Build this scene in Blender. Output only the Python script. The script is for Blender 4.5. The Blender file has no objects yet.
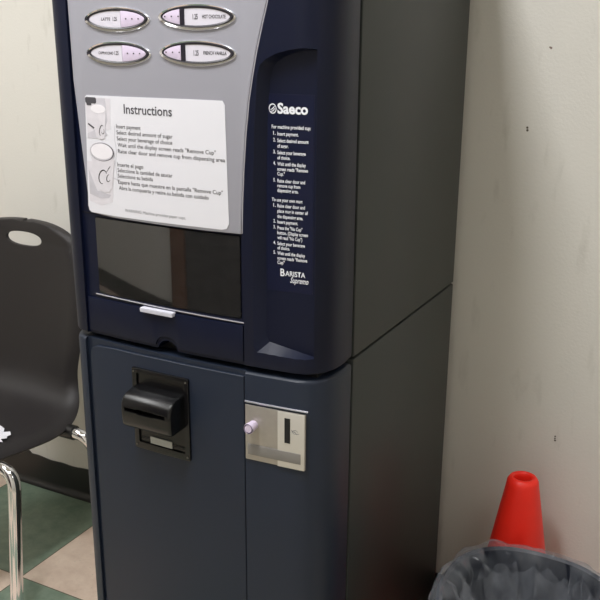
import bpy, bmesh, math, random
from mathutils import noise as mnoise
from mathutils import Vector, Matrix
random.seed(4)
COL = bpy.context.scene.collection
PI = math.pi
W, D, YW = .515, .5454, .5946          # machine width and body depth, back wall
ZS0, ZS1, ZT = .887, .897, 1.78        # seam between base cabinet and upper unit, top

# ------------------------------------------------------------------ helpers
def lin(c):
    return tuple((v/12.92 if v <= .04045 else ((v+.055)/1.055)**2.4) for v in [q/255 for q in c])

def mat(name, rgb, rough=.5, metal=0., spec=.5, noise=0., nscale=20., bump=0., bscale=200., coat=0., **kw):
    m = bpy.data.materials.new(name); m.use_nodes = True
    nt = m.node_tree; b = nt.nodes['Principled BSDF']
    c = lin(rgb)
    b.inputs['Base Color'].default_value = (*c, 1)
    b.inputs['Roughness'].default_value = rough
    b.inputs['Metallic'].default_value = metal
    b.inputs['Specular IOR Level'].default_value = spec
    b.inputs['Coat Weight'].default_value = coat
    for k, v in kw.items(): b.inputs[k.replace('_', ' ')].default_value = v
    tc = nt.nodes.new('ShaderNodeTexCoord')
    if noise:
        n = nt.nodes.new('ShaderNodeTexNoise'); n.inputs['Scale'].default_value = nscale; n.inputs['Detail'].default_value = 5
        nt.links.new(tc.outputs['Object'], n.inputs['Vector'])
        mx = nt.nodes.new('ShaderNodeMix'); mx.data_type = 'RGBA'
        mx.inputs['A'].default_value = (*[max(0, v*(1-noise)) for v in c], 1)
        mx.inputs['B'].default_value = (*[min(1, v*(1+noise)) for v in c], 1)
        nt.links.new(n.outputs['Fac'], mx.inputs['Factor'])
        nt.links.new(mx.outputs['Result'], b.inputs['Base Color'])
    if bump:
        n2 = nt.nodes.new('ShaderNodeTexNoise'); n2.inputs['Scale'].default_value = bscale; n2.inputs['Detail'].default_value = 3
        nt.links.new(tc.outputs['Object'], n2.inputs['Vector'])
        bp = nt.nodes.new('ShaderNodeBump'); bp.inputs['Strength'].default_value = bump; bp.inputs['Distance'].default_value = .002
        nt.links.new(n2.outputs['Fac'], bp.inputs['Height']); nt.links.new(bp.outputs['Normal'], b.inputs['Normal'])
    return m

def link(o, parent=None):
    COL.objects.link(o)
    if parent: o.parent = parent
    return o

def obj(name, bm, m, parent=None, smooth=35, bevel=0, bseg=2, bang=40):
    bmesh.ops.recalc_face_normals(bm, faces=bm.faces)
    me = bpy.data.meshes.new(name); bm.to_mesh(me); bm.free()
    me.materials.append(m)
    o = bpy.data.objects.new(name, me); link(o, parent)
    if bevel:
        md = o.modifiers.new('b', 'BEVEL'); md.width = bevel; md.segments = bseg
        md.limit_method = 'ANGLE'; md.angle_limit = math.radians(bang); md.use_clamp_overlap = True
        bake(o)
    fin(o, smooth)
    return o

def fin(o, smooth=35):
    me = o.data
    if smooth is None: return
    me.polygons.foreach_set('use_smooth', [True]*len(me.polygons))
    me.set_sharp_from_angle(angle=math.radians(smooth))

def bake(o):
    bpy.context.view_layer.update()
    dg = bpy.context.evaluated_depsgraph_get()
    me = bpy.data.meshes.new_from_object(o.evaluated_get(dg), preserve_all_data_layers=True, depsgraph=dg)
    o.modifiers.clear(); o.data = me

def cut(o, cutters):
    for c in cutters:
        md = o.modifiers.new('x', 'BOOLEAN'); md.operation = 'DIFFERENCE'; md.solver = 'EXACT'; md.object = c
    bake(o)
    for c in cutters: bpy.data.objects.remove(c)

def tagthing(o, label, cat, group=None):
    o['label'] = label; o['category'] = cat
    if group: o['group'] = group
    return o

def thing(name, label, cat, loc=(0, 0, 0), group=None):
    o = bpy.data.objects.new(name, None); o.empty_display_size = .1; o.location = loc; COL.objects.link(o)
    return tagthing(o, label, cat, group)

def struct(o): o['kind'] = 'structure'; return o

def box(bm, a, b):
    vs = [bm.verts.new((x, y, z)) for x in (a[0], b[0]) for y in (a[1], b[1]) for z in (a[2], b[2])]
    for f in ((0,1,3,2),(4,6,7,5),(0,4,5,1),(2,3,7,6),(0,2,6,4),(1,5,7,3)): bm.faces.new([vs[i] for i in f])

def boxes(*l):
    bm = bmesh.new()
    for a, b in l: box(bm, a, b)
    return bm

def tube(bm, pts, r, n=16, cap=True):
    pts = [Vector(p) for p in pts]; rings = []
    up = Vector((0, 0, 1)); prev = None
    for i, p in enumerate(pts):
        t = (pts[min(i+1, len(pts)-1)]-pts[max(i-1, 0)]).normalized()
        if prev is None:
            a = up if abs(t.z) < .9 else Vector((1, 0, 0)); nn = (a-t*a.dot(t)).normalized()
        else: nn = (prev-t*prev.dot(t)).normalized()
        prev = nn; bb = t.cross(nn)
        rr = r[i] if isinstance(r, (list, tuple)) else r
        rings.append([bm.verts.new(p+(nn*math.cos(2*PI*k/n)+bb*math.sin(2*PI*k/n))*rr) for k in range(n)])
    for a, b in zip(rings, rings[1:]):
        for k in range(n): bm.faces.new((a[k], a[(k+1) % n], b[(k+1) % n], b[k]))
    if cap: bm.faces.new(rings[0][::-1]); bm.faces.new(rings[-1])

def fillet(pts, r, n=8):
    pts = [Vector(p) for p in pts]; out = [pts[0]]
    for a, b, c in zip(pts, pts[1:], pts[2:]):
        u = (a-b).normalized(); v = (c-b).normalized()
        p0 = b+u*r; p2 = b+v*r
        for i in range(n+1):
            t = i/n; out.append(p0*(1-t)**2+b*2*t*(1-t)+p2*t*t)
    out.append(pts[-1]); return out

def lathe(bm, prof, c=(0, 0, 0), n=48, close=False, sq=None, wob=None):
    rings = []
    for j, (r, z) in enumerate(prof):
        ring = []
        for k in range(n):
            a = 2*PI*k/n; ca, sa = math.cos(a), math.sin(a)
            f = 1.0
            if sq: f = (abs(ca)**sq+abs(sa)**sq)**(-1/sq)
            rr = r*f; zz = z
            if wob: rr, zz = wob(rr, zz, a, j)
            ring.append(bm.verts.new((c[0]+rr*ca, c[1]+rr*sa, c[2]+zz)))
        rings.append(ring)
    for a, b in zip(rings, rings[1:]):
        for k in range(n): bm.faces.new((a[k], a[(k+1) % n], b[(k+1) % n], b[k]))
    if close:
        bm.faces.new(rings[0][::-1]); bm.faces.new(rings[-1])
    return rings

# the bulged front of the machine, seen in plan
def F(x): return -.131+.014*((x+.2575)/.2575)**2
def bendbm(bm, f=F):
    for v in bm.verts: v.co.y += f(v.co.x)
def slicex(bm, x0, x1, step=.015):
    x = x0+step
    while x < x1:
        bmesh.ops.bisect_plane(bm, geom=list(bm.verts)+list(bm.edges)+list(bm.faces), plane_co=(x, 0, 0), plane_no=(1, 0, 0))
        x += step
def prism(poly, o0, o1, back=None):
    """outline in (x, z) thickened from o0 (front) to o1 (back), not bent yet"""
    bm = bmesh.new(); back = back or poly
    a = [bm.verts.new((x, o0, z)) for x, z in poly]; b = [bm.verts.new((x, o1, z)) for x, z in back]
    bm.faces.new(a); bm.faces.new(b[::-1]); n = len(poly)
    for i in range(n): bm.faces.new((a[i], b[i], b[(i+1) % n], a[(i+1) % n]))
    bmesh.ops.recalc_face_normals(bm, faces=bm.faces)
    return bm
def bprism(poly, o0, o1, back=None, bev=0, seg=2, step=.015):
    bm = prism(poly, o0, o1, back)
    if bev:
        es = [e for e in bm.edges if all(abs(v.co.y-o0) < 1e-6 for v in e.verts)]
        bmesh.ops.bevel(bm, geom=es, offset=bev, segments=seg, affect='EDGES', profile=.6)
    xs = [p[0] for p in poly]
    slicex(bm, min(xs), max(xs), step); bendbm(bm)
    return bm
def tmpobj(bm):
    bmesh.ops.recalc_face_normals(bm, faces=bm.faces)
    me = bpy.data.meshes.new('tmp'); bm.to_mesh(me); bm.free()
    o = bpy.data.objects.new('tmp', me); COL.objects.link(o); return o
def rect(x0, x1, z0, z1, r=0, n=5):
    if not r: return [(x0, z0), (x1, z0), (x1, z1), (x0, z1)]
    out = []
    for cx, cz, a in ((x1-r, z0+r, -90), (x1-r, z1-r, 0), (x0+r, z1-r, 90), (x0+r, z0+r, 180)):
        for i in range(n+1):
            t = math.radians(a+90*i/n); out.append((cx+r*math.cos(t), cz+r*math.sin(t)))
    return out
def ell(cx, cz, a, b, n=40, e=2.0, a0=0, a1=360):
    out = []
    for i in range(n if a1-a0 == 360 else n+1):
        t = math.radians(a0+(a1-a0)*i/n); c, s = math.cos(t), math.sin(t)
        out.append((cx+a*math.copysign(abs(c)**(2/e), c), cz+b*math.copysign(abs(s)**(2/e), s)))
    return out

# text pressed onto the bent front: each line (string, x0, x1, z, height)
def lettering(name, lines, off, m, parent, f=F, bold=0.0, shear=0):
    bm = bmesh.new()
    for s, x0, x1, z, h in lines:
        cu = bpy.data.curves.new('t', 'FONT'); cu.body = s; cu.size = 1; cu.offset = bold; cu.resolution_u = 3
        cu.shear = shear
        o = bpy.data.objects.new('t', cu); COL.objects.link(o)
        bpy.context.view_layer.update()
        dg = bpy.context.evaluated_depsgraph_get(); me = o.evaluated_get(dg).to_mesh()
        xs = [v.co.x for v in me.vertices]; a, b = min(xs), max(xs)
        k = (x1-x0)/(b-a) if x1 else h/.72
        t = bmesh.new(); t.from_mesh(me)
        for v in t.verts:
            x = x0+(v.co.x-a)*k; zz = z+v.co.y*h/.72
            v.co = Vector((x, off+f(x), zz))
        tm = bpy.data.meshes.new('t'); t.to_mesh(tm); t.free(); bm.from_mesh(tm)
        o.evaluated_get(dg).to_mesh_clear()
        bpy.data.objects.remove(o); bpy.data.curves.remove(cu); bpy.data.meshes.remove(tm)
    me = bpy.data.meshes.new(name); bm.to_mesh(me); bm.free(); me.materials.append(m)
    o = bpy.data.objects.new(name, me); link(o, parent)
    return o

# ------------------------------------------------------------------ materials
M = {}
M['paint'] = mat('charcoal_blue_enamel', (46, 49, 58), rough=.42, bump=.12, bscale=900)
M['side'] = mat('charcoal_side_enamel', (48, 52, 51), spec=.4, rough=.42, bump=.15, bscale=900)
M['navy'] = mat('navy_plastic', (11, 17, 39), spec=.26, rough=.4, bump=.1, bscale=1100)
M['navy_low'] = mat('blue_grey_plastic', (29, 37, 52), spec=.36, rough=.42, bump=.15, bscale=900, noise=.06, nscale=8)
M['gasket'] = mat('black_gasket', (8, 8, 9), rough=.8)
M['silver'] = mat('silver_plastic', (158, 158, 168), rough=.36, metal=.15, bump=.06, bscale=1500)
M['chrome'] = mat('chrome', (225, 225, 228), rough=.08, metal=1)
M['bright'] = mat('bright_trim', (200, 200, 212), rough=.25, metal=.7)
M['darkrim'] = mat('dark_rim', (34, 32, 42), rough=.3)
M['labelplate'] = mat('pale_label_plate', (208, 205, 216), rough=.35)
M['lavender'] = mat('lavender_button', (205, 192, 214), rough=.35)
M['ink'] = mat('black_ink', (32, 32, 36), rough=.6)
M['inkgrey'] = mat('grey_ink', (120, 120, 125), rough=.6)
M['white_ink'] = mat('white_ink', (226, 228, 234), rough=.5)
M['paper'] = mat('white_paper', (217, 217, 224), rough=.55)
M['pg1'] = mat('print_light_grey', (208, 205, 212), rough=.55, noise=.12, nscale=60)
M['pg2'] = mat('print_mid_grey', (188, 186, 194), rough=.55, noise=.2, nscale=50)
M['pg3'] = mat('print_dark_grey', (70, 68, 74), rough=.55)
M['pg0'] = mat('print_cup_white', (226, 223, 229), rough=.55)
M['sticker'] = mat('navy_sticker', (14, 20, 46), spec=.3, rough=.3)
M['black'] = mat('black_plastic', (11, 11, 13), rough=.24, spec=.45, bump=.1, bscale=800)
M['blackmatte'] = mat('black_matte', (14, 14, 15), rough=.6)
M['steel'] = mat('brushed_steel', (168, 163, 156), rough=.38, metal=.6, noise=.08, nscale=90)
M['steel2'] = mat('light_steel', (206, 203, 196), rough=.4, metal=.45)
M['greypaint'] = mat('grey_label', (122, 119, 115), rough=.5)
M['ticket'] = mat('pale_grey_label', (168, 170, 166), rough=.5)
M['screw'] = mat('dark_steel', (110, 108, 104), rough=.35, metal=.8)
M['chair'] = mat('black_chair_plastic', (38, 35, 36), rough=.42, spec=.4, bump=.35, bscale=1400)
M['cone'] = mat('orange_cone_vinyl', (250, 44, 28), rough=.45, noise=.08, nscale=25, bump=.1, bscale=300)
M['bin'] = mat('dark_bin_plastic', (34, 38, 50), rough=.5)
M['rubber'] = mat('black_rubber', (20, 19, 19), rough=.35)
M['wood'] = mat('brown_wood', (112, 66, 40), rough=.45, noise=.25, nscale=12)
M['darkdoor'] = mat('dark_door', (52, 52, 58), rough=.5)
M['white'] = mat('white_enamel', (235, 235, 232), rough=.5)
M['ceiling'] = mat('ceiling_tile', (228, 226, 220), rough=.9, bump=.6, bscale=120)

m = bpy.data.materials.new('light_diffuser'); m.use_nodes = True
b = m.node_tree.nodes['Principled BSDF']; b.inputs['Emission Color'].default_value = (1, .97, .92, 1); b.inputs['Emission Strength'].default_value = 3
M['diffuser'] = m

# clear smoky acrylic of the dispensing flap
m = bpy.data.materials.new('smoky_acrylic'); m.use_nodes = True; nt = m.node_tree; nt.nodes.clear()
out = nt.nodes.new('ShaderNodeOutputMaterial'); mx = nt.nodes.new('ShaderNodeMixShader')
tr = nt.nodes.new('ShaderNodeBsdfTransparent'); tr.inputs['Color'].default_value = (.42, .42, .44, 1)
gl = nt.nodes.new('ShaderNodeBsdfGlossy'); gl.inputs['Roughness'].default_value = .03; gl.inputs['Color'].default_value = (.9, .9, .95, 1)
fr = nt.nodes.new('ShaderNodeFresnel'); fr.inputs['IOR'].default_value = 2.1
nt.links.new(fr.outputs['Fac'], mx.inputs['Fac']); nt.links.new(tr.outputs['BSDF'], mx.inputs[1]); nt.links.new(gl.outputs['BSDF'], mx.inputs[2])
df = nt.nodes.new('ShaderNodeBsdfDiffuse'); df.inputs['Color'].default_value = (.62, .6, .56, 1); m2 = nt.nodes.new('ShaderNodeMixShader')
dn = nt.nodes.new('ShaderNodeTexNoise'); dn.inputs['Scale'].default_value = 14; dn.inputs['Detail'].default_value = 8
dr_ = nt.nodes.new('ShaderNodeMapRange'); dr_.inputs['From Min'].default_value = .3; dr_.inputs['From Max'].default_value = .75; dr_.inputs['To Min'].default_value = .012; dr_.inputs['To Max'].default_value = .03
nt.links.new(dn.outputs['Fac'], dr_.inputs['Value']); nt.links.new(dr_.outputs['Result'], m2.inputs['Fac'])
nt.links.new(mx.outputs['Shader'], m2.inputs[1]); nt.links.new(df.outputs['BSDF'], m2.inputs[2])
nt.links.new(m2.outputs['Shader'], out.inputs['Surface']); M['acrylic'] = m

# clear pull tab
m = mat('frosted_clear_plastic', (222, 222, 235), rough=.2); m.node_tree.nodes['Principled BSDF'].inputs['Alpha'].default_value = .75
M['tab'] = m

# thin translucent bin liner
m = bpy.data.materials.new('translucent_liner'); m.use_nodes = True; nt = m.node_tree; nt.nodes.clear()
out = nt.nodes.new('ShaderNodeOutputMaterial'); mx = nt.nodes.new('ShaderNodeMixShader')
tr = nt.nodes.new('ShaderNodeBsdfTransparent'); tr.inputs['Color'].default_value = (.93, .93, .94, 1)
pb = nt.nodes.new('ShaderNodeBsdfPrincipled'); pb.inputs['Base Color'].default_value = (.45, .48, .53, 1); pb.inputs['Roughness'].default_value = .14
pb.inputs['Specular IOR Level'].default_value = .9
tc = nt.nodes.new('ShaderNodeTexCoord'); nz = nt.nodes.new('ShaderNodeTexNoise'); nz.inputs['Scale'].default_value = 9; nz.inputs['Detail'].default_value = 6; nz.inputs['Distortion'].default_value = 1.5
rp = nt.nodes.new('ShaderNodeMapRange'); rp.inputs['From Min'].default_value = .35; rp.inputs['From Max'].default_value = .7
rp.inputs['To Min'].default_value = .03; rp.inputs['To Max'].default_value = .17
lw = nt.nodes.new('ShaderNodeLayerWeight'); lw.inputs['Blend'].default_value = .35
ad = nt.nodes.new('ShaderNodeMath'); ad.operation = 'MULTIPLY_ADD'; ad.inputs[1].default_value = .35; ad.use_clamp = True
bp = nt.nodes.new('ShaderNodeBump'); bp.inputs['Strength'].default_value = .5; bp.inputs['Distance'].default_value = .01
n2 = nt.nodes.new('ShaderNodeTexNoise'); n2.noise_type = 'RIDGED_MULTIFRACTAL'; n2.inputs['Scale'].default_value = 9; n2.inputs['Distortion'].default_value = .8; n2.inputs['Detail'].default_value = 3; n2.inputs['Roughness'].default_value = .45
nt.links.new(tc.outputs['Object'], n2.inputs['Vector']); nt.links.new(n2.outputs['Fac'], bp.inputs['Height']); nt.links.new(bp.outputs['Normal'], pb.inputs['Normal'])
nt.links.new(tc.outputs['Object'], nz.inputs['Vector']); nt.links.new(nz.outputs['Fac'], rp.inputs['Value'])
nt.links.new(lw.outputs['Facing'], ad.inputs[0]); nt.links.new(rp.outputs['Result'], ad.inputs[2]); nt.links.new(ad.outputs[0], mx.inputs['Fac'])
rg = nt.nodes.new('ShaderNodeMapRange'); rg.inputs['From Min'].default_value = .75; rg.inputs['From Max'].default_value = 1.6; rg.inputs['To Max'].default_value = .3
nt.links.new(n2.outputs['Fac'], rg.inputs['Value']); a2 = nt.nodes.new('ShaderNodeMath'); a2.operation = 'ADD'; a2.use_clamp = True
nt.links.new(ad.outputs[0], a2.inputs[0]); nt.links.new(rg.outputs['Result'], a2.inputs[1]); nt.links.new(a2.outputs[0], mx.inputs['Fac'])
nt.links.new(tr.outputs['BSDF'], mx.inputs[1]); nt.links.new(pb.outputs['BSDF'], mx.inputs[2]); nt.links.new(mx.outputs['Shader'], out.inputs['Surface'])
M['liner'] = m

# painted wall with a few scuffs
def wallmat():
    m = mat('cream_wall_paint', (220, 217, 210), rough=.48, noise=.035, nscale=3, bump=.25, bscale=160)
    nt = m.node_tree; b = nt.nodes['Principled BSDF']; src = b.inputs['Base Color'].links[0].from_socket
    g = nt.nodes.new('ShaderNodeNewGeometry'); prev = src
    for (x, z, r, col) in ((.1255, 1.238, .0032, (70, 62, 40)), (.1262, 1.2325, .0034, (70, 62, 40)), (.247, .546, .0026, (60, 50, 40)), (.2468, .541, .0026, (60, 50, 40)),
                      (.2475, .536, .0032, (60, 50, 40)), (.161, 1.401, .003, (120, 100, 90)), (.1585, 1.4025, .0022, (120, 100, 90))):
        d = nt.nodes.new('ShaderNodeVectorMath'); d.operation = 'DISTANCE'; d.inputs[1].default_value = (x, YW, z)
        nt.links.new(g.outputs['Position'], d.inputs[0])
        r_ = nt.nodes.new('ShaderNodeMapRange'); r_.inputs['From Min'].default_value = r*.5; r_.inputs['From Max'].default_value = r
        r_.inputs['To Min'].default_value = 1; r_.inputs['To Max'].default_value = 0; nt.links.new(d.outputs['Value'], r_.inputs['Value'])
        mx = nt.nodes.new('ShaderNodeMix'); mx.data_type = 'RGBA'; nt.links.new(r_.outputs['Result'], mx.inputs['Factor'])
        nt.links.new(prev, mx.inputs['A']); mx.inputs['B'].default_value = (*lin(col), 1); prev = mx.outputs['Result']
    # faint grey scuff streaks
    tc = nt.nodes.new('ShaderNodeTexCoord'); mp = nt.nodes.new('ShaderNodeMapping'); mp.inputs['Rotation'].default_value = (0, .6, 0); mp.inputs['Scale'].default_value = (14, 1, 4)
    nt.links.new(tc.outputs['Object'], mp.inputs['Vector'])
    nz = nt.nodes.new('ShaderNodeTexNoise'); nz.inputs['Scale'].default_value = 2; nz.inputs['Detail'].default_value = 6; nt.links.new(mp.outputs['Vector'], nz.inputs['Vector'])
    r_ = nt.nodes.new('ShaderNodeMapRange'); r_.inputs['From Min'].default_value = .6; r_.inputs['From Max'].default_value = .78; r_.inputs['To Max'].default_value = .25
    nt.links.new(nz.outputs['Fac'], r_.inputs['Value'])
    mx = nt.nodes.new('ShaderNodeMix'); mx.data_type = 'RGBA'; nt.links.new(r_.outputs['Result'], mx.inputs['Factor'])
    nt.links.new(prev, mx.inputs['A']); mx.inputs['B'].default_value = (*lin((150, 146, 132)), 1)
    nt.links.new(mx.outputs['Result'], b.inputs['Base Color'])
    return m
M['wall'] = wallmat()

# checkerboard vinyl tile: green and beige squares laid square to the wall
def floormat():
    m = bpy.data.materials.new('checker_vinyl_tile'); m.use_nodes = True; nt = m.node_tree; b = nt.nodes['Principled BSDF']
    g = nt.nodes.new('ShaderNodeNewGeometry'); mp = nt.nodes.new('ShaderNodeMapping'); mp.vector_type = 'POINT'
    s = 1/.4166; mp.inputs['Scale'].default_value = (s, s, s); mp.inputs['Location'].default_value = (1.053*s, -.180*s+1, .31)
    nt.links.new(g.outputs['Position'], mp.inputs['Vector'])
    ck = nt.nodes.new('ShaderNodeTexChecker'); ck.inputs['Scale'].default_value = 1; nt.links.new(mp.outputs['Vector'], ck.inputs['Vector'])
    cols = []
    for (lo, hi) in (((112, 134, 116), (142, 158, 140)), ((218, 194, 176), (238, 218, 200))):
        nz = nt.nodes.new('ShaderNodeTexNoise'); nz.inputs['Scale'].default_value = 16; nz.inputs['Detail'].default_value = 8; nz.inputs['Roughness'].default_value = .7
        nt.links.new(g.outputs['Position'], nz.inputs['Vector'])
        r = nt.nodes.new('ShaderNodeValToRGB'); r.color_ramp.elements[0].position = .35; r.color_ramp.elements[1].position = .68
        r.color_ramp.elements[0].color = (*lin(lo), 1); r.color_ramp.elements[1].color = (*lin(hi), 1)
        nt.links.new(nz.outputs['Fac'], r.inputs['Fac']); cols.append(r.outputs['Color'])
    nt.links.new(cols[1], ck.inputs['Color1']); nt.links.new(cols[0], ck.inputs['Color2'])
    # pale chips in the tile
    vz = nt.nodes.new('ShaderNodeTexVoronoi'); vz.inputs['Scale'].default_value = 55; nt.links.new(g.outputs['Position'], vz.inputs['Vector'])
    r2 = nt.nodes.new('ShaderNodeMapRange'); r2.inputs['From Min'].default_value = .08; r2.inputs['From Max'].default_value = .12; r2.inputs['To Min'].default_value = .35; r2.inputs['To Max'].default_value = 0
    nt.links.new(vz.outputs['Distance'], r2.inputs['Value'])
    mc = nt.nodes.new('ShaderNodeMix'); mc.data_type = 'RGBA'; nt.links.new(r2.outputs['Result'], mc.inputs['Factor']); nt.links.new(ck.outputs['Color'], mc.inputs['A']); mc.inputs['B'].default_value = (*lin((170, 170, 150)), 1)
    # joints
    sx = nt.nodes.new('ShaderNodeSeparateXYZ'); nt.links.new(mp.outputs['Vector'], sx.inputs[0]); jo = []
    for a in ('X', 'Y'):
        pp = nt.nodes.new('ShaderNodeMath'); pp.operation = 'PINGPONG'; pp.inputs[1].default_value = .5; nt.links.new(sx.outputs[a], pp.inputs[0])
        lt = nt.nodes.new('ShaderNodeMath'); lt.operation = 'LESS_THAN'; lt.inputs[1].default_value = .0035; nt.links.new(pp.outputs[0], lt.inputs[0]); jo.append(lt)
    mj = nt.nodes.new('ShaderNodeMath'); mj.operation = 'MAXIMUM'; nt.links.new(jo[0].outputs[0], mj.inputs[0]); nt.links.new(jo[1].outputs[0], mj.inputs[1])
    md = nt.nodes.new('ShaderNodeMix'); md.data_type = 'RGBA'; nt.links.new(mj.outputs[0], md.inputs['Factor']); nt.links.new(mc.outputs['Result'], md.inputs['A']); md.inputs['B'].default_value = (*lin((90, 84, 66)), 1)
    nt.links.new(md.outputs['Result'], b.inputs['Base Color']); b.inputs['Roughness'].default_value = .35
    return m
M['floor'] = floormat()

# ------------------------------------------------------------------ room
RX0, RX1, RY0, RZ = -3.4, 2.2, -2.4, 2.75
struct(obj('floor', boxes(((RX0, RY0, -.06), (RX1, YW, 0))), M['floor'], smooth=None))
struct(obj('ceiling', boxes(((RX0, RY0, RZ), (RX1, YW, RZ+.06))), M['ceiling'], smooth=None))
struct(obj('wall_back', boxes(((RX0-.1, YW, -.06), (RX1+.1, YW+.1, RZ+.06))), M['wall'], smooth=None))
struct(obj('wall_front', boxes(((RX0-.1, RY0-.1, -.06), (RX1+.1, RY0, RZ+.06))), M['wall'], smooth=None))
struct(obj('wall_left', boxes(((RX0-.1, RY0, -.06), (RX0, YW, RZ+.06))), M['wall'], smooth=None))
struct(obj('wall_right', boxes(((RX1, RY0, -.06), (RX1+.1, YW, RZ+.06))), M['wall'], smooth=None))
# black vinyl cove base with a rolled toe and a small torn lip
def cove(x0, x1):
    bm = bmesh.new(); rows = []
    n = int((x1-x0)/.01)
    for i in range(n+1):
        x = x0+(x1-x0)*i/n
        top = .1015+(.009 if x < -1.408 else 0)+.002*math.sin(x*21)+.0015*math.sin(x*63)
        prof = [(0, top), (-.003, top), (-.0035, top-.004), (-.0035, .022), (-.006, .012), (-.012, .005), (-.019, .002), (-.022, .0015), (-.022, 0), (0, 0)]
        rows.append([bm.verts.new((x, YW+a, z)) for a, z in prof])
    for a, b in zip(rows, rows[1:]):
        for k in range(len(a)): bm.faces.new((a[k], a[(k+1) % len(a)], b[(k+1) % len(a)], b[k]))
    bm.faces.new(rows[0]); bm.faces.new(rows[-1][::-1])
    return bm
struct(obj('baseboard_back', cove(RX0, RX1), M['rubber'], smooth=50))
struct(obj('baseboard_front', boxes(((RX0, RY0, 0), (-1.97, RY0+.006, .102))), M['rubber'], smooth=None))
dr = obj('door_1', boxes(((-1.81, RY0, 0), (-.91, RY0+.04, 2.05))), M['darkdoor'], smooth=None); struct(dr)
obj('door_frame', boxes(((-1.97, RY0, 0), (-1.81, RY0+.07, 2.15)), ((-.91, RY0, 0), (-.75, RY0+.07, 2.15)), ((-1.81, RY0, 2.05), (-.91, RY0+.07, 2.15))), M['wood'], dr, bevel=.004)
bm = bmesh.new(); tube(bm, fillet([(-.99, RY0+.04, 1.0), (-.99, RY0+.1, 1.0), (-1.11, RY0+.1, 1.0)], .02), .009)
obj('door_handle', bm, M['chrome'], dr)

# ------------------------------------------------------------------ coffee vending machine
mc = thing('coffee_vending_machine', 'tall dark navy coffee vending machine with silver button panel, standing against the cream wall', 'coffee vending machine')

# cabinets (bodies)
bm = boxes(((-W+.002, 0, ZS0+.0055), (0, D, ZT-.01))); obj('upper_cabinet', bm, M['side'], mc, bevel=.003)
bm = boxes(((-W+.002, 0, .03), (0, D, ZS0+.002))); obj('base_cabinet', bm, M['side'], mc, bevel=.003)
obj('gasket', boxes(((-W+.012, -.016, .05), (-.014, .002, ZT-.03)), ((-W+.012, .01, ZS0-.004), (-.008, D-.01, ZS1))), M['gasket'], mc, smooth=None)
obj('gasket', boxes(((-W+.02, -.10, ZS0-.01), (-.02, -.006, ZS1+.01))), M['gasket'], mc, smooth=None)
obj('plinth', boxes(((-W+.03, -.06, 0), (-.03, D-.03, .035))), M['blackmatte'], mc, smooth=None)

PR = .006
WL = .527
def profile():
    pts = [(0, -.010), (.003, -.035), (.0035, -.056), (.0015, -.078), (-.005, -.097), (-.0165, -.113), (-.031, -.1232)]
    x = -.048
    while x > -.476: pts.append((x, F(x)-PR)); x -= .0149
    r_ = .044; xc, yc = -WL+r_, F(-.475)-PR+r_
    pts += [(xc-r_*math.sin(math.radians(t)), yc-r_*math.cos(math.radians(t))) for t in range(6, 91, 7)]
    pts += [(-WL, -.010)]
    return pts
def shell(z0, z1, bev=.004, lean=0):
    bm = bmesh.new(); P = profile()
    a = [bm.verts.new((x, y, z0)) for x, y in P]; b = [bm.verts.new((x-(lean if x < -.46 else 0), y, z1)) for x, y in P]
    bm.faces.new(a[::-1]); bm.faces.new(b)
    for i in range(len(P)): j = (i+1) % len(P); bm.faces.new((a[i], a[j], b[j], b[i]))
    bmesh.ops.recalc_face_normals(bm, faces=bm.faces)
    es = [e for e in bm.edges if abs(e.verts[0].co.z-e.verts[1].co.z) < 1e-6]
    bmesh.ops.bevel(bm, geom=es, offset=bev, segments=3, affect='EDGES', profile=.5)
    return bm
# boundary between the silver panel and the raised side column
BND = [(-.139, .80), (-.139, 1.122), (-.1375, 1.17), (-.1345, 1.224), (-.130, 1.28), (-.124, 1.331), (-.117, 1.37), (-.110, 1.404), (-.101, 1.44), (-.092, 1.474), (-.079, 1.52), (-.060, 1.575), (-.040, 1.62), (-.030, 1.66), (-.030, 1.9)]

door = obj('upper_door', shell(ZS1, ZT, lean=.010), M['navy'], mc)
left = [(-.480, .80)]+BND+[(-.480, 1.9)]
c1 = tmpobj(bprism(left, -.10, 0.0))
# keep the left rim: the cut is only as deep as the step of the column
win = tmpobj(bprism(rect(-.449, -.146, .9765, 1.117, .004), -.05, .112))
rf = [(-.122, .934), (-.116, .9245), (-.018, .9235), (-.018, 1.408), (-.040, 1.4075), (-.062, 1.404), (-.082, 1.3985), (-.098, 1.391), (-.107, 1.383), (-.112, 1.366), (-.117, 1.30), (-.121, 1.2), (-.123, 1.1)]
rb = [(-.107, .950), (-.101, .9405), (-.021, .9255), (-.021, 1.404), (-.042, 1.4035), (-.060, 1.400), (-.076, 1.394), (-.088, 1.386), (-.094, 1.377), (-.099, 1.362), (-.103, 1.30), (-.106, 1.2), (-.107, 1.1)]
def expand(pf, pb, y0, y1, e):   # carry the taper on in front of the surface so the cut is clean
    return [(f[0]+(f[0]-b[0])*e, f[1]+(f[1]-b[1])*e) for f, b in zip(pf, pb)]
rc = tmpobj(bprism(expand(rf, rb, 0, 0, .25), -PR-.005, .011, back=rb))
bm = bmesh.new()
tube(bm, [(-.2965, -.3, ZS1-.006), (-.2965, -.02, ZS1-.006)], .0225, 32)
nt_ = tmpobj(bm)
cut(door, [c1, win, rc, nt_]); fin(door, 30)
door.data.materials.clear(); door.data.materials.append(M['navy'])

# thin bright moulding following the column edge
bm = bmesh.new()
pts = []
for (xa, za), (xb, zb) in zip(BND[1:12], BND[2:13]):
    for i in range(4):
        t = i/4; x = xa+(xb-xa)*t; z = za+(zb-za)*t; pts.append((x-.0012, F(x)-.0050, z))
tube(bm, pts, .0011, 8); obj('edge_moulding', bm, M['bright'], mc)

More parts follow.
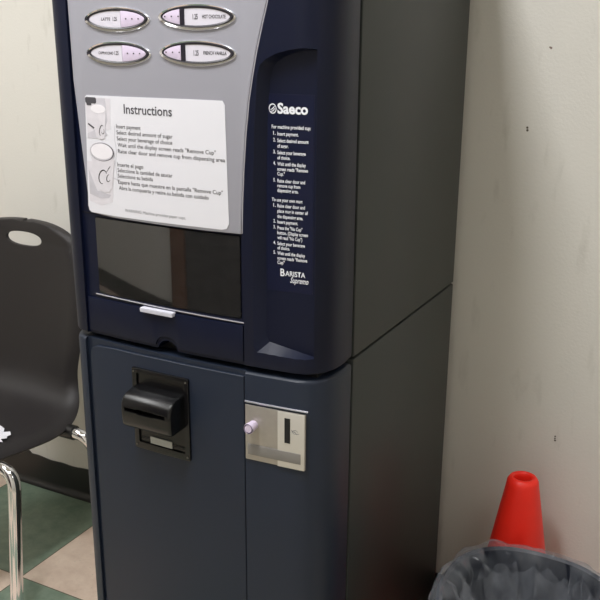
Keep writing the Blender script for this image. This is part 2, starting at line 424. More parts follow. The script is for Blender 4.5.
# silver control panel
sp = [(-.4555, 1.1245), (-.40, 1.1205), (-.30, 1.1195), (-.20, 1.1195), (-.1435, 1.1205)]+[(x-.0035, z) for x, z in BND[2:13]]+[(-.034, 1.74), (-.47, 1.74), (-.477, 1.6), (-.4778, 1.477), (-.476, 1.349), (-.466, 1.232), (-.4575, 1.14)]
obj('control_panel', bprism(sp, -.0045, .0, bev=.0022, seg=3), M['silver'], mc, smooth=30)

# selection buttons
def lens(cx, cz, a, b, n=22):
    P = [(cx+a*math.cos(t), cz+b*math.copysign(abs(math.sin(t))**1.12, math.sin(t))) for t in [2*PI*i/(2*n) for i in range(2*n)]]
    return P
def ring(po, pi, o0, o1, m, name, parent, tilt=0):
    bm = bmesh.new(); n = len(po)
    V = [[bm.verts.new((x, y, z)) for (x, z) in P] for P, y in ((po, o1), (po, o0+(.0015)), (([(a*.75+c*.25, b_*.75+d*.25) for (a, b_), (c, d) in zip(po, pi)]), o0), (pi, o0+.0012), (pi, o1))]
    for A, B in zip(V, V[1:]):
        for i in range(n): bm.faces.new((A[i], A[(i+1) % n], B[(i+1) % n], B[i]))
    bendbm(bm); return obj(name, bm, m, parent, smooth=50)
PS = -.0045
for cx, cz, side, words in ((-.371, 1.447, -1, [('LATTE', -.402, -.383, 1.4450, .0046)]), (-.216, 1.4505, 1, [('HOT CHOCOLATE', -.2045, -.1635, 1.4482, .0054)]),
                            (-.371, 1.3945, -1, [('CAPPUCCINO', -.412, -.380, 1.3925, .0042)]), (-.216, 1.3975, 1, [('FRENCH VANILLA', -.204, -.163, 1.3955, .0052)])):
    a, bb = (.0665 if side < 0 else .0685), .0185
    bz = ring(lens(cx, cz-.0008, a+.002, bb+.0015), lens(cx, cz, a-.0035, bb-.003), PS-.0025, PS+.0005, M['chrome'], 'selection_button', mc)
    bz['label'] = {'LATTE': 'oval button marked LATTE', 'HOT CHOCOLATE': 'oval button marked HOT CHOCOLATE', 'CAPPUCCINO': 'oval button marked CAPPUCCINO', 'FRENCH VANILLA': 'oval button marked FRENCH VANILLA'}[words[0][0]]
    ring(lens(cx, cz, a-.0030, bb-.0026), lens(cx, cz, a-.0085, bb-.0058), PS-.0030, PS+.0003, M['darkrim'], 'inner_rim', bz)
    L = lens(cx, cz, a-.008, bb-.0055, 40)
    xd = cx+(.010 if side < 0 else -.0245)      # division between label and push button
    def part(lo, hi):
        # clip the lens outline to lo <= x <= hi
        up = [p for p in L if p[1] >= cz and lo <= p[0] <= hi]; dn = [p for p in L if p[1] < cz and lo <= p[0] <= hi]
        def zat(x): return (bb-.0055)*math.sqrt(max(0, 1-((x-cx)/(a-.008))**2))**1.12
        pts = sorted(up, key=lambda p: -p[0])+sorted(dn, key=lambda p: p[0])
        if hi < cx+a-.009: pts = [(hi, cz-zat(hi)), (hi, cz+zat(hi))]+pts
        if lo > cx-a+.009:
            k = len([p for p in pts if p[1] >= cz]); pts = pts[:k]+[(lo, cz+zat(lo)), (lo, cz-zat(lo))]+pts[k:]
        return pts
    if side < 0: plate, cap = part(-9, xd-.0008), part(xd+.0008, 9)
    else: plate, cap = part(xd+.004, 9), part(-9, xd-.004)
    obj('label_plate', bprism(plate, PS-.0012, PS+.0004, step=.01), M['labelplate'], bz, smooth=30)
    obj('push_button', bprism(cap, PS-.0028, PS+.0004, bev=.0007, step=.01), M['lavender'], bz, smooth=30)
    if side > 0: obj('divider', bprism(rect(xd-.0038, xd+.0038, cz-.0125, cz+.0125), PS-.0026, PS+.0004), M['darkrim'], bz)
    bm = bmesh.new(); dx0 = cx+.022 if side < 0 else cx-.056
    for k in range(3):
        t = prism(ell(dx0+k*.0125, cz+.0005, .0011, .0011, 10), PS-.0036, PS-.0027); tm = bpy.data.meshes.new('t'); t.to_mesh(tm); bm.from_mesh(tm); t.free()
    bendbm(bm); obj('button_dots', bm, M['ink'], bz)
    price = [('1.25', -.3775, -.369, cz-.0025, .006)] if side < 0 else [('1.25', -.2215, -.2125, cz-.0035, .0078)]
    lettering('lettering', words+price, PS-.0015, M['ink'], bz, bold=.018)

# instruction sheet taped on the silver panel
sheet = [(-.4605, 1.137), (-.4585, 1.1285), (-.452, 1.1255), (-.40, 1.124), (-.30, 1.124), (-.20, 1.1245), (-.180, 1.1245), (-.171, 1.127), (-.1665, 1.135), (-.168, 1.20), (-.1705, 1.321), (-.175, 1.3275), (-.24, 1.3275), (-.33, 1.3265), (-.448, 1.3255), (-.452, 1.323), (-.455, 1.25)]
SHX = .0022
sh = obj('instruction_sheet', bprism([(x+SHX, z) for x, z in sheet], PS-.0008, PS+.0002), M['paper'], mc, smooth=None); sh['label'] = 'white paper sheet headed Instructions'
IO = PS-.0011
x0 = -.385
lettering('sheet_heading', [('Instructions', -.3645, -.2665, 1.2995, .0155)], IO, M['pg3'], sh, bold=.012)
TX = [('Insert payment', x0, -.333, 1.2745), ('Select desired amount of sugar', x0, -.269, 1.2645), ('Select your beverage of choice', x0, -.270, 1.2545),
      ('Wait until the display screen reads "Remove Cup"', x0+.001, -.188, 1.2440), ('Raise clear door and remove cup from dispensing area', x0+.001, -.1715, 1.2335),
      ('Inserte el pago', x0-.002, -.331, 1.211), ('Seleccione la cantidad de azucar', x0-.002, -.272, 1.2015), ('Seleccione su bebida', x0-.002, -.312, 1.192),
      ('Espere hasta que muestre en la pantalla "Remove Cup"', x0-.002, -.1765, 1.1815), ('Abra la compuerta y retire su bebida con cuidado', x0-.001, -.203, 1.1715)]
lettering('sheet_text', [(s, a+SHX, b_+SHX, z, .0068) for s, a, b_, z in TX], IO, M['ink'], sh, bold=.004)
lettering('sheet_caption', [('WARNING: Machine provides paper cups.', -.373, -.246, 1.1345, .0055)], IO, M['inkgrey'], sh)
def flat(name, polys, o, m, parent, th=.0002):
    for P in polys: obj(name, bprism([(x+SHX, z) for x, z in P], o-th, o, step=.02), m, parent, smooth=None)
o1 = PS-.0008
# printed photograph of two cups down the sheet's left edge
flat('printed_backdrop', [[(-.452, 1.3225), (-.414, 1.3225), (-.395, 1.322), (-.398, 1.272), (-.425, 1.266), (-.451, 1.262)], [(-.456, 1.215), (-.393, 1.215), (-.400, 1.165), (-.402, 1.148), (-.428, 1.14), (-.455, 1.145)]], o1, M['pg1'], sh)
flat('printed_backdrop', [[(-.432, 1.3215), (-.407, 1.3215), (-.404, 1.285), (-.412, 1.270), (-.405, 1.262), (-.42, 1.255), (-.4515, 1.254), (-.451, 1.262), (-.43, 1.27)], [(-.4535, 1.20), (-.437, 1.165), (-.405, 1.160), (-.41, 1.155), (-.43, 1.152), (-.454, 1.158)]], o1-.0002, M['pg2'], sh)
flat('printed_coffee_beans', [rect(-.4515, -.4265, 1.3125, 1.3225, .003), rect(-.449, -.438, 1.309, 1.3135, .002), [(-.449, 1.2775), (-.447, 1.2795), (-.434, 1.2725), (-.436, 1.2705)]], o1-.0004, M['pg3'], sh)
flat('printed_cup', [[(-.4405, 1.302), (-.4055, 1.302), (-.4115, 1.256), (-.420, 1.2535), (-.430, 1.256)], ell(-.423, 1.303, .018, .0085, 28)], o1-.0006, M['pg1'], sh)
flat('printed_cup', [[(-.446, 1.222), (-.3925, 1.222), (-.4015, 1.172), (-.408, 1.1655), (-.419, 1.163), (-.431, 1.167), (-.436, 1.174)], ell(-.420, 1.2325, .0285, .0165, 32)], o1-.0006, M['pg1'], sh)
flat('printed_foam', [ell(-.423, 1.304, .0165, .007, 28)], o1-.0008, M['pg0'], sh)
flat('printed_foam', [ell(-.420, 1.2335, .0245, .013, 30)], o1-.0010, M['pg0'], sh)
flat('printed_cup_rim', [[p for p in ell(-.420, 1.2325, .0275, .0155, 30)]], o1-.0008, M['pg3'], sh)
flat('printed_cup_rim', [[p for p in ell(-.4212, 1.2325, .0262, .0148, 30)]], o1-.0009, M['pg2'], sh)
def stroke(pts, w):
    L_, R_ = [], []
    for i, (x, z) in enumerate(pts):
        a = pts[max(i-1, 0)]; c = pts[min(i+1, len(pts)-1)]; dx, dz = c[0]-a[0], c[1]-a[1]; q = math.hypot(dx, dz); ww = w*(.35+.65*math.sin(PI*(i+.3)/(len(pts)-.4)))
        L_.append((x-dz/q*ww, z+dx/q*ww)); R_.append((x+dz/q*ww, z-dx/q*ww))
    return L_+R_[::-1]
def arc(cx, cz, a, b, t0, t1, rot=0, n=12):
    P = []
    for i in range(n+1):
        t = math.radians(t0+(t1-t0)*i/n); u, v = a*math.cos(t), b*math.sin(t); P.append((cx+u*math.cos(rot)-v*math.sin(rot), cz+u*math.sin(rot)+v*math.cos(rot)))
    return P
flat('printed_cup_logo', [stroke(arc(-.421, 1.190, .0085, .0125, 50, 300, -.45), .0011), stroke(arc(-.408, 1.189, .004, .0065, 100, 350, -.4), .0008), stroke([(-.412, 1.199), (-.406, 1.206), (-.4025, 1.210)], .0006),
     stroke(arc(-.4185, 1.269, .0035, .009, 60, 290, -.35), .0008), stroke(arc(-.415, 1.268, .003, .005, 200, 400, 0), .0006)], o1-.0008, M['ink'], sh)
flat('printed_swirl', [stroke([(-.388, 1.279), (-.390, 1.255), (-.387, 1.235), (-.391, 1.215), (-.388, 1.185)], .0004), stroke([(-.398, 1.190), (-.392, 1.189), (-.387, 1.187)], .0006)], o1-.0002, M['pg2'], sh)

# dispensing compartment behind the flap
obj('compartment', boxes(((-.449, -.018, .9765), (-.146, -.012, 1.117))), M['blackmatte'], mc, smooth=None)
bm = boxes(((-.445, -.10, .978), (-.150, -.02, .981)))
for i in range(14): box(bm, (-.44+i*.0215, -.10, .981), (-.434+i*.0215, -.025, .984))
obj('drip_grid', bm, M['black'], mc, smooth=None)
bm = bmesh.new(); lathe(bm, [(.012, 0), (.016, .02), (.03, .045), (.03, .055)], (-.30, -.07, 1.06), 24, close=True); obj('spout', bm, M['black'], mc)
fl = obj('dispensing_window', bprism(rect(-.4475, -.1475, .978, 1.1155, .003), -.0012, .0012), M['acrylic'], mc, smooth=30)
fl['label'] = 'clear smoky flap over the cup opening'
bm = bmesh.new()
tube(bm, [(x, F(x)-.0015, .9745-(x+.45)*.012) for x in [-.456+i*.0105 for i in range(31)]], .0012, 8); obj('window_lip', bm, M['bright'], fl)
obj('pull_tab', bprism(rect(-.347, -.277, .9615, .9695, .002), -.011, -.0005, bev=.001), M['tab'], fl)
bm = bprism(rect(-.4795, -.457, 1.1215, 1.1232), -.0010, .0)
obj('flap_joint', bm, M['gasket'], fl)
# frame down both sides and across the bottom of the flap
# raised plate: bottom apron
ap = [(-.478, .903), (-.3205, .903), (-.3175, .912), (-.310, .919), (-.2965, .922), (-.283, .919), (-.2755, .912), (-.2725, .903), (-.1425, .903), (-.1425, .9665), (-.478, .9665)]
obj('apron', bprism(ap, -.0035, .0, bev=.0012), M['navy'], mc, smooth=30)

# sticker with usage notes inside the recess
RO = .011
st = obj('usage_sticker', bprism(rect(-.1045, -.0262, 1.030, 1.340), RO-.0005, RO+.0002), M['sticker'], mc, smooth=None); st['label'] = 'dark blue sticker of white usage notes'
TO = RO-.0009
lettering('brand_lettering', [('Saeco', -.0865, -.0365, 1.3115, .0155)], TO, M['white_ink'], st, bold=.035)
bm = bmesh.new()
for P in (stroke(arc(-.0945, 1.318, .0058, .0068, 20, 215), .0009), stroke(arc(-.0945, 1.318, .0058, .0068, 200, 395), .0009), stroke([(-.0985, 1.3165), (-.095, 1.3175), (-.0925, 1.3205), (-.0905, 1.321)], .0008), stroke([(-.0985, 1.3135), (-.094, 1.3145), (-.0915, 1.3178), (-.0902, 1.318)], .0008)):
    t = bprism(P, TO-.0001, TO+.0002, step=.02); tm = bpy.data.meshes.new('t'); t.to_mesh(tm); bm.from_mesh(tm); t.free()
obj('brand_emblem', bm, M['white_ink'], st, smooth=None)
def zy(py): return 1.282-(py-132.5)*(1.282-1.079)/(260.6-132.5)
a0, a1 = -.0955, -.0885
N = [('For machine provided cup:', -.098, -.0335, 126.5), ('1.', a0, 0, 132.5), ('Insert payment.', a1, -.0535, 133), ('2.', a0, 0, 139), ('Select desired amount', a1, -.037, 139.5), ('of sugar.', a1, -.070, 144.7),
     ('3.', a0, 0, 150.5), ('Select your beverage', a1, -.0415, 151), ('of choice.', a1, -.067, 156), ('4.', a0, 0, 161.5), ('Wait until the display', a1, -.041, 162), ('screen reads "Remove', a1, -.0375, 167), ('Cup."', a1, -.076, 171.7),
     ('5.', a0, 0, 178), ('Raise clear door and', a1, -.042, 178.5), ('remove cup from', a1, -.050, 183.3), ('dispensing area.', a1, -.053, 188),
     ('To use your own mug:', -.098, -.046, 197.5), ('1.', a0, 0, 203), ('Raise clear door and', a1, -.042, 203.3), ('place mug in center of', a1, -.037, 208.5), ('the dispensing area.', a1, -.045, 214), ('2.', a0, 0, 219), ('Insert payment.', a1, -.0535, 219.5),
     ('3.', a0, 0, 225), ('Press the "No Cup"', a1, -.046, 225.5), ('button. (Display screen', a1, -.0365, 230.5), ('will read "No Cup")', a1, -.046, 235.5), ('4.', a0, 0, 241), ('Select your beverage', a1, -.0415, 241.5), ('of choice.', a1, -.067, 246),
     ('5.', a0, 0, 251), ('Wait until the display', a1, -.041, 251.5), ('screen reads "Remove', a1, -.0375, 256.5), ('Cup"', a1, -.076, 261)]
lettering('notes_lettering', [(s, a+.0018, (b_ or a+.004)+.0018, zy(py)-.0030, .0056) for s, a, b_, py in N], TO, M['white_ink'], st, bold=.02)
lettering('model_lettering', [('B', -.0815, -.074, 1.0560, .0125), ('ARISTA', -.073, -.0385, 1.0570, .0085)], TO, M['white_ink'], st, bold=.018)
lettering('model_lettering', [('Supremo', -.0645, -.0330, 1.0465, .0095)], TO, M['white_ink'], st, bold=.012, shear=.4)

# ---- base cabinet door
low = obj('lower_door', shell(.03, ZS0, .008), M['navy_low'], mc)
c1 = tmpobj(bprism([(-.487, -.1), (-.139, -.1), (-.139, 1.0), (-.487, 1.0)], -.10, 0.0))
cut(low, [c1]); fin(low, 30)
lp = [(-.4795, .06), (-.1415, .06), (-.1415, .8775), (-.30, .8775), (-.42, .8765), (-.462, .874), (-.474, .868), (-.4785, .858), (-.4795, .84)]
obj('door_panel', bprism(lp, -.0045, .0, bev=.002, seg=3), M['navy_low'], mc, smooth=30)

# bill acceptor
ba = bmesh.new()
b0 = prism(rect(-.3745, -.2505, .695, .8525, .003), -.0085, .0); 
bw = obj('bill_acceptor', bprism(rect(-.3745, -.2505, .695, .8525, .003), -.0095, -.004, bev=.0012), M['black'], mc, smooth=30); bw['label'] = 'black banknote slot unit'
b0.free(); ba.free()
hole = tmpobj(bprism(rect(-.364, -.261, .708, .843, .002), -.03, -.0062))
cut(bw, [hole]); fin(bw, 30)
# mouth: wedge-nosed box with rounded top, slot across the nose
def mouth():
    bm = bmesh.new(); x0_, x1_ = -.366, -.260; yb = -.131
    sec = [(yb, .757), (yb, .822), (-.150, .8215), (-.170, .817), (-.179, .811), (-.1835, .803), (-.1845, .792), (-.184, .775), (-.182, .762), (-.178, .757), (-.172, .755)]
    a = [bm.verts.new((x0_, y, z)) for y, z in sec]; b = [bm.verts.new((x1_, y, z)) for y, z in sec]
    bm.faces.new(a); bm.faces.new(b[::-1])
    for i in range(len(sec)): j = (i+1) % len(sec); bm.faces.new((a[i], b[i], b[j], a[j]))
    return bm
mo = obj('bill_mouth', mouth(), M['black'], bw, bevel=.005, bseg=4, bang=60)
sl = tmpobj(boxes(((-.357, -.3, .7885), (-.270, -.165, .7955)))); s2 = tmpobj(boxes(((-.330, -.3, .787), (-.295, -.168, .797))))
cut(mo, [sl, s2]); fin(mo, 35)
obj('bill_slot', boxes(((-.358, -.170, .787), (-.269, -.1655, .797))), M['gasket'], mo, smooth=None)
for sx in (-.3665, -.2595):
    bm = bmesh.new(); tube(bm, fillet([(sx, F(sx)-.004, .800), (sx, F(sx)-.004, .829), (sx*.5-.3130*.5, F(-.313)-.004, .829)], .006), .0016, 8); obj('mouth_trim', bm, M['black'], mo)
bl = bprism(rect(-.3385, -.2905, .7105, .7235), -.0085, -.006); obj('acceptor_label', bl, M['ticket'], bw, smooth=None)
bm = bmesh.new()
for x, z in ((-.3695, .702), (-.2555, .702), (-.2555, .846), (-.3695, .846)):
    bm = bmesh.new(); tube(bm, [(x, F(x)-.009, z), (x, F(x)-.0108, z)], .0017, 10); obj('screw', bm, M['screw'], bw)
bm = bprism(rect(-.359, -.264, .715, .7185), -.0075, -.006); obj('ledge', bm, M['blackmatte'], bw)

# coin panel on the column
cp = obj('coin_panel', bprism(rect(-.1375, -.0275, .7280, .8290), -PR-.0022, -PR+.001, bev=.0006), M['steel'], mc, smooth=30); cp['label'] = 'steel coin panel with slot and knob'
obj('slot_plate', bprism([(-.0765, .7275), (-.028, .7275), (-.028, .8285), (-.0765, .8285)], -PR-.0034, -PR-.002, bev=.0004), M['steel2'], cp, smooth=30)
obj('coin_slot', bprism(rect(-.0635, -.0535, .7735, .8185), -PR-.0040, -PR-.003), M['gasket'], cp, smooth=None)
obj('price_window', bprism(rect(-.132, -.0345, .7385, .7575), -PR-.0042, -PR-.002, bev=.0004), M['greypaint'], cp, smooth=30)
bm = bmesh.new(); ky = F(-.12)-PR-.001
tube(bm, [(-.121, ky, .7945), (-.121, ky-.010, .7945), (-.121, ky-.019, .7945), (-.121, ky-.0205, .7945)], [.0078, .0086, .0094, .0088], 28, cap=False)
tube(bm, [(-.121, ky-.0205, .7945), (-.121, ky-.016, .7945)], [.0066, .006], 28)
r1 = None
obj('coin_return_knob', bm, M['lavender'], cp, smooth=40)
obj('etched_coin_mark', bprism(stroke(arc(-.0445, .796, .0045, .0035, 0, 330), .0004), -PR-.0037, -PR-.0033), M['inkgrey'], cp, smooth=None)
obj('etched_coin_mark', bprism(stroke([(-.0515, .799), (-.049, .796), (-.0455, .7965), (-.042, .7925), (-.0375, .794)], .0006), -PR-.0038, -PR-.0033), M['inkgrey'], cp, smooth=None)
bm = bmesh.new(); tube(bm, [(x, F(x)-PR-.0008, .8345-(x+.14)*.0) for x in [-.1385+i*.0105 for i in range(12)]], .0016, 8); obj('bright_moulding', bm, M['bright'], mc)

# ------------------------------------------------------------------ stacking chair
CX = -1.17
ch = thing('stacking_chair', 'black plastic stacking chair with oval handle hole and chrome legs, left of the vending machine', 'chair', (CX, .1, 0))
def shellbm():
    bm = bmesh.new(); rows = []
    # (y, z, half width, dish, drop of the side edge)
    K = [(.4175, .870, .1900, .014), (.414, .82, .204, .020), (.409, .76, .211, .026), (.402, .68, .212, .030), (.394, .60, .200, .030), (.386, .545, .189, .024),
         (.372, .500, .192, .014), (.342, .466, .212, .006), (.295, .450, .231, 0), (.23, .447, .237, -.004), (.15, .451, .232, -.004), (.06, .456, .222, -.002), (-.02, .455, .214, 0), (-.06, .444, .200, 0), (-.078, .420, .18, 0)]
    top = []
    for i in range(12):   # arched top
        t = (i+.12)/12.12*PI/2; top.append((.4185, .870+.063*math.cos(t), .190*math.sin(t)**.8, .012*math.sin(t)))
    P = top+K
    # resample the kinked part with Catmull-Rom
    out = list(P[:13])
    for i in range(12, len(P)-1):
        p0, p1, p2, p3 = P[max(i-1, 0)], P[i], P[i+1], P[min(i+2, len(P)-1)]
        for s in range(1, 5):
            t = s/4; out.append(tuple(.5*((2*b)+(-a+c)*t+(2*a-5*b+4*c-d)*t*t+(-a+3*b-3*c+d)*t**3) for a, b, c, d in zip(p0, p1, p2, p3)))
    NU = 28
    for i, (y, z, w, dish) in enumerate(out):
        a = out[max(i-1, 0)]; c = out[min(i+1, len(out)-1)]; dy, dz = c[0]-a[0], c[1]-a[1]; q = math.hypot(dy, dz) or 1
        ny, nz = dz/q, -dy/q     # front/up normal
        if nz < -.2 or (abs(nz) < .3 and ny > 0): ny, nz = -ny, -nz
        row = []
        for k in range(NU+1):
            u = -1+2*k/NU; e = abs(u)
            off = dish*e*e-.018*max(0, (e-.86)/.14)**2
            if z > .90: off -= .006*((z-.90)/.04)**2
            row.append(bm.verts.new((u*w, y-.1+ny*off, z+nz*off)))
        rows.append(row)
    for a, b in zip(rows, rows[1:]):
        for k in range(NU): bm.faces.new((a[k], b[k], b[k+1], a[k+1]))
    return bm
sb = shellbm(); sm = bpy.data.meshes.new('seat_shell'); bmesh.ops.recalc_face_normals(sb, faces=sb.faces); sb.to_mesh(sm); sb.free(); sm.materials.append(M['chair'])
so = bpy.data.objects.new('seat_shell', sm); link(so, ch)
md = so.modifiers.new('s', 'SOLIDIFY'); md.thickness = .009; md.offset = 0
bake(so)
hb = bmesh.new(); P = ell(0, 0, .064, .0195, 40, 2.3)
a = [hb.verts.new((x, .20, z+.886)) for x, z in P]; b = [hb.verts.new((x, .40, z+.886)) for x, z in P]
hb.faces.new(a); hb.faces.new(b[::-1])
for i in range(40): hb.faces.new((a[i], a[(i+1) % 40], b[(i+1) % 40], b[i]))
hc = tmpobj(hb); hc.parent = ch; bpy.context.view_layer.update(); cut(so, [hc])
md = so.modifiers.new('b', 'BEVEL'); md.width = .002; md.segments = 2; md.limit_method = 'ANGLE'; md.angle_limit = math.radians(50); bake(so); fin(so, 50)
RT = .0155
def leg(name, pts, y):
    bm = bmesh.new(); tube(bm, pts, RT, 20); l = obj(name, bm, M['chrome'], ch, smooth=60)
    p = pts[-1]; bm = bmesh.new(); lathe(bm, [(.016, 0), (.019, .002), (.019, .016), (.0175, .022)], (p[0], p[1], 0), 20, close=True); obj('foot_glide', bm, M['rubber'], l)
    return l
for s in (1, -1):
    leg('leg', fillet([(s*.12, -.045, .419), (s*.272, -.050, .419), (s*.285, -.10, .012)], .045), 0)
    leg('leg', fillet([(s*.12, .185, .418), (s*.30, .185, .418), (s*.312, .30, .012)], .045), 0)
    bm = bmesh.new(); tube(bm, [(s*.185, .1852, .418), (s*.252, .1852, .418)], .0195, 20); obj('bumper', bm, M['rubber'], ch)
    bm = bmesh.new(); tube(bm, [(s*.13, -.046, .419), (s*.13, .186, .418)], RT*.9, 16); obj('side_rail', bm, M['chrome'], ch)
bm = bmesh.new(); tube(bm, [(-.12, -.045, .419), (.12, -.045, .419)], RT, 20); obj('crossbar', bm, M['chrome'], ch)
bm = bmesh.new(); tube(bm, [(-.12, .185, .418), (.12, .185, .418)], RT, 20); obj('crossbar', bm, M['chrome'], ch)

# torn white paper on the seat
bm = bmesh.new()
P = [(-1.075, .135), (-1.04, .118), (-.998, .112), (-.990, .121), (-1.004, .128), (-.992, .138), (-1.004, .148), (-1.0, .158), (-1.012, .168), (-1.03, .163), (-1.04, .176), (-1.075, .188)]
P = [(x+.012, y-.024) for x, y in P]
a = [bm.verts.new((x, y, .4600+.0015*(i % 3))) for i, (x, y) in enumerate(P)]; b = [bm.verts.new((x, y, .4590+.0015*(i % 3))) for i, (x, y) in enumerate(P)]
bm.faces.new(a); bm.faces.new(b[::-1])
for i in range(len(P)): bm.faces.new((a[i], a[(i+1) % len(P)], b[(i+1) % len(P)], b[i]))
tagthing(obj('torn_paper', bm, M['paper'], smooth=None), 'torn scrap of white paper lying on the black chair seat', 'paper')

# ------------------------------------------------------------------ traffic cone
KX, KY = .211, .461
cn = thing('traffic_cone', 'bright orange-red traffic cone behind the lined bin, against the wall', 'traffic cone', (KX, KY, 0))
bm = bmesh.new()
prof = [(.114, .022), (.112, .035), (.104, .075), (.0352, .480), (.0342, .488), (.0290, .4965), (.0250, .4985), (.0215, .498), (.0190, .494), (.0185, .486), (.0200, .45), (.085, .06), (.1, .02)]
lathe(bm, prof, n=56); obj('cone_body', bm, M['cone'], cn, smooth=50)
bm = bprism(rect(0, 1, 0, 1), 0, 1); bm.free()
bm = bmesh.new(); P = rect(-.126, .126, -.126, .126, .03)
a = [bm.verts.new((x, y, .002)) for x, y in P]; b = [bm.verts.new((x, y, .02)) for x, y in P]
bm.faces.new(a[::-1]); bm.faces.new(b)
for i in range(len(P)): bm.faces.new((a[i], a[(i+1) % len(P)], b[(i+1) % len(P)], b[i]))
obj('cone_base', bm, M['cone'], cn, bevel=.004)

# ------------------------------------------------------------------ lined waste bin
BX, BY, BR = .2965, .181, .177
wb = thing('waste_bin', 'dark round waste bin beside the vending machine, lined with a clear plastic bag', 'bin', (BX, BY, 0))
bm = bmesh.new()
lathe(bm, [(.0, .004), (.128, .004), (.132, .012), (BR-.020, .384), (BR-.013, .386), (BR-.010, .393), (BR-.015, .397), (BR-.021, .392), (.126, .02), (.0, .018)], n=64, sq=2.5)
bmesh.ops.remove_doubles(bm, verts=bm.verts, dist=1e-5)
obj('bin_body', bm, M['bin'], wb, smooth=40)
rnd = random.Random(7)
PH = [rnd.uniform(0, 6.28) for _ in range(12)]
def wob(rr, z, a, j):
    amp = {0: .012, 1: .010, 2: .006, 3: .004, 4: .003, 5: .003, 6: .006}.get(j, .009 + .0016*(j-7))
    d = math.sin(7*a+PH[0]+j*.35)*.45+math.sin(13*a+PH[1]-j*.5)*.35+math.sin(23*a+PH[2]+j*.8)*.25+math.sin(41*a+PH[3]+j*1.7)*.15
    return rr+amp*1.5*d*(1 if rr > .03 else rr/.03), z+(.35*amp*math.sin(5*a+PH[4])+.3*amp*math.sin(17*a+PH[5]+j))*(1 if j > 1 else 2.2)
prof = [(BR+.000, .255), (BR+.006, .29), (BR+.008, .33), (BR+.007, .365), (BR+.004, .388), (BR-.002, .402), (BR-.012, .406), (BR-.024, .394), (BR-.032, .365), (BR-.036, .335), (BR-.042, .30), (BR-.047, .26), (BR-.052, .22), (BR-.057, .18), (BR-.062, .14), (BR-.068, .10), (BR-.08, .06), (.07, .045), (.03, .04), (.004, .04)]
fine = []
for (ra, za), (rb_, zb) in zip(prof, prof[1:]):
    for i in range(4): fine.append((ra+(rb_-ra)*i/4, za+(zb-za)*i/4))
fine.append(prof[-1])
wob0 = wob
def wob(rr, z, a, j): return wob0(rr, z, a, j/4 if j/4 > 7 else round(j/4))
def crumple(p, k):
    q = Vector((p.x*11+3, p.y*11, p.z*8+k))
    n1 = 1-abs(mnoise.noise(q))*2.2; n2_ = 1-abs(mnoise.noise(q*2.3+Vector((5, 1, 2))))*2.2; n3 = 1-abs(mnoise.noise(q*5+Vector((1, 7, 2))))*2.2
    return .013*n1+.006*n2_+.0025*n3
bm = bmesh.new(); lathe(bm, fine, n=240, sq=2.5, wob=wob)
for v in bm.verts:
    rad = math.hypot(v.co.x, v.co.y)
    inside = min(1, max(0, (BR*1.02-rad)/.03)) if v.co.z < .40 else .25
    if rad > .03:
        d = crumple(v.co, 0)*(.35+.9*inside); v.co.x -= v.co.x/rad*d; v.co.y -= v.co.y/rad*d
lo = obj('bin_liner', bm, M['liner'], wb, smooth=180); lo['label'] = 'clear crumpled plastic bag'
# loose folds of the bag slumping across the inside
bm = bmesh.new()
for q in range(7):
    ph = rnd.uniform(0, 6.28); a0_ = q*2*PI/7; rows = []
    for i in range(70):
        t = i/69; row = []
        for k in range(36):
            s_ = k/35; a_ = a0_+(t-.5)*1.5
            r_ = (BR-.035)*(1-.55*s_)*(1+.0*t)-.018*math.sin(PI*t)*math.sin(PI*s_)
            z_ = .372-.22*s_-.02*math.sin(ph+9*t)*s_+.014*math.sin(ph+17*t+5*s_)
            f = (abs(math.cos(a_))**2.5+abs(math.sin(a_))**2.5)**(-1/2.5)
            r_ = r_*f+.010*math.sin(11*t+8*s_+ph)*s_
            r_ -= 1.3*crumple(Vector((r_*math.cos(a_), r_*math.sin(a_), z_)), q*3.7)
            row.append(bm.verts.new((r_*math.cos(a_), r_*math.sin(a_), z_+.012*mnoise.noise(Vector((a_*6, s_*5, q))))))
        rows.append(row)
    for a, b in zip(rows, rows[1:]):
        for k in range(35): bm.faces.new((a[k], a[k+1], b[k+1], b[k]))
obj('liner_folds', bm, M['liner'], wb, smooth=180)

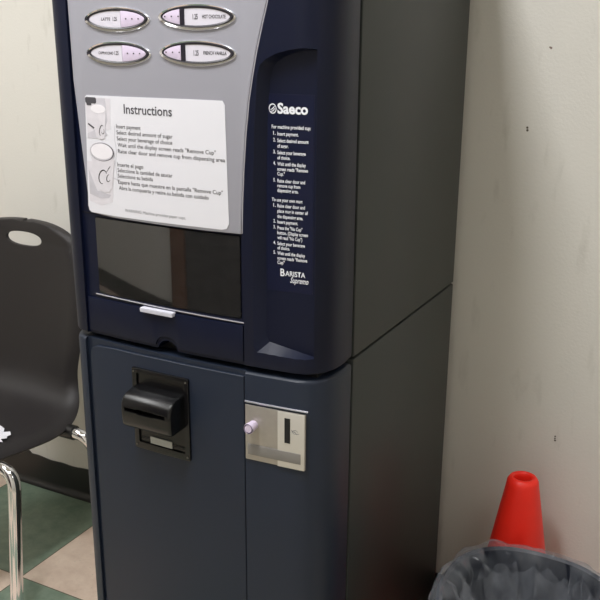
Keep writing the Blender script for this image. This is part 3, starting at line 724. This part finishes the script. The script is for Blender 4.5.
# ------------------------------------------------------------------ ceiling lights
def area(name, loc, sx, sy, power, col=(.985, .99, 1)):
    l = bpy.data.lights.new(name, 'AREA'); l.shape = 'RECTANGLE'; l.size = sx; l.size_y = sy; l.energy = power; l.color = col
    o = bpy.data.objects.new(name, l); o.location = loc; COL.objects.link(o); return o
def fixture(x, y, sx, sy, power, label):
    t = thing('ceiling_light', label, 'ceiling light', (x, y, RZ), 'fluorescent ceiling lights')
    a, b = sx/2, sy/2
    obj('light_frame', boxes(((-a-.03, -b-.03, -.045), (-a, b+.03, 0)), ((a, -b-.03, -.045), (a+.03, b+.03, 0)), ((-a, -b-.03, -.045), (a, -b, 0)), ((-a, b, -.045), (a, b+.03, 0))), M['white'], t, smooth=None)
    obj('light_diffuser', boxes(((-a, -b, -.035), (a, b, -.02))), M['diffuser'], t, smooth=None)
    l = area('lamp', (0, 0, -.05), sx, sy, power); l.parent = t
fixture(-.24, -.80, .22, .60, 34, 'narrow ceiling light above the front of the vending machine')
fixture(-1.75, -.75, .6, 1.2, 24, 'added wide fill light on the ceiling, left side of the room')  # fill added to brighten the left wall, chair and floor
fixture(-.9, -1.7, 1.2, .6, 4, 'added wide fill light on the ceiling near the far door')  # low fill added behind the camera for ambient light
fixture(1.5, -.9, .6, 1.2, 2, 'added wide fill light on the ceiling, right side of the room')  # weak ambient fill, added out of view on the right
w = bpy.data.worlds.new('World'); bpy.context.scene.world = w; w.use_nodes = True; w.node_tree.nodes['Background'].inputs[0].default_value = (0, 0, 0, 1)

# ------------------------------------------------------------------ camera
f, pi_, ya, ro, cx, cy, cz = 875.363, .29842, .48087, .0071, .5718, -1.2981, 1.4313
Fv = Vector((-math.sin(ya)*math.cos(pi_), math.cos(ya)*math.cos(pi_), -math.sin(pi_)))
Rv = Vector((math.cos(ya), math.sin(ya), 0)); Uv = Rv.cross(Fv)
R2 = Rv*math.cos(ro)+Uv*math.sin(ro); U2 = -Rv*math.sin(ro)+Uv*math.cos(ro)
cam = bpy.data.cameras.new('camera'); cam.sensor_width = 36; cam.sensor_fit = 'HORIZONTAL'; cam.lens = f/600*36; cam.clip_start = .02
co = bpy.data.objects.new('camera', cam); COL.objects.link(co)
mw = Matrix.Identity(4)
for i, v in enumerate((R2, U2, -Fv)):
    for k in range(3): mw[k][i] = v[k]
mw.translation = Vector((cx, cy, cz)); co.matrix_world = mw
sc = bpy.context.scene; sc.camera = co
sc.view_settings.view_transform = 'Standard'; sc.view_settings.look = 'None'; sc.view_settings.gamma = 1; sc.view_settings.use_curve_mapping = False
sc.view_settings.exposure = 0.0
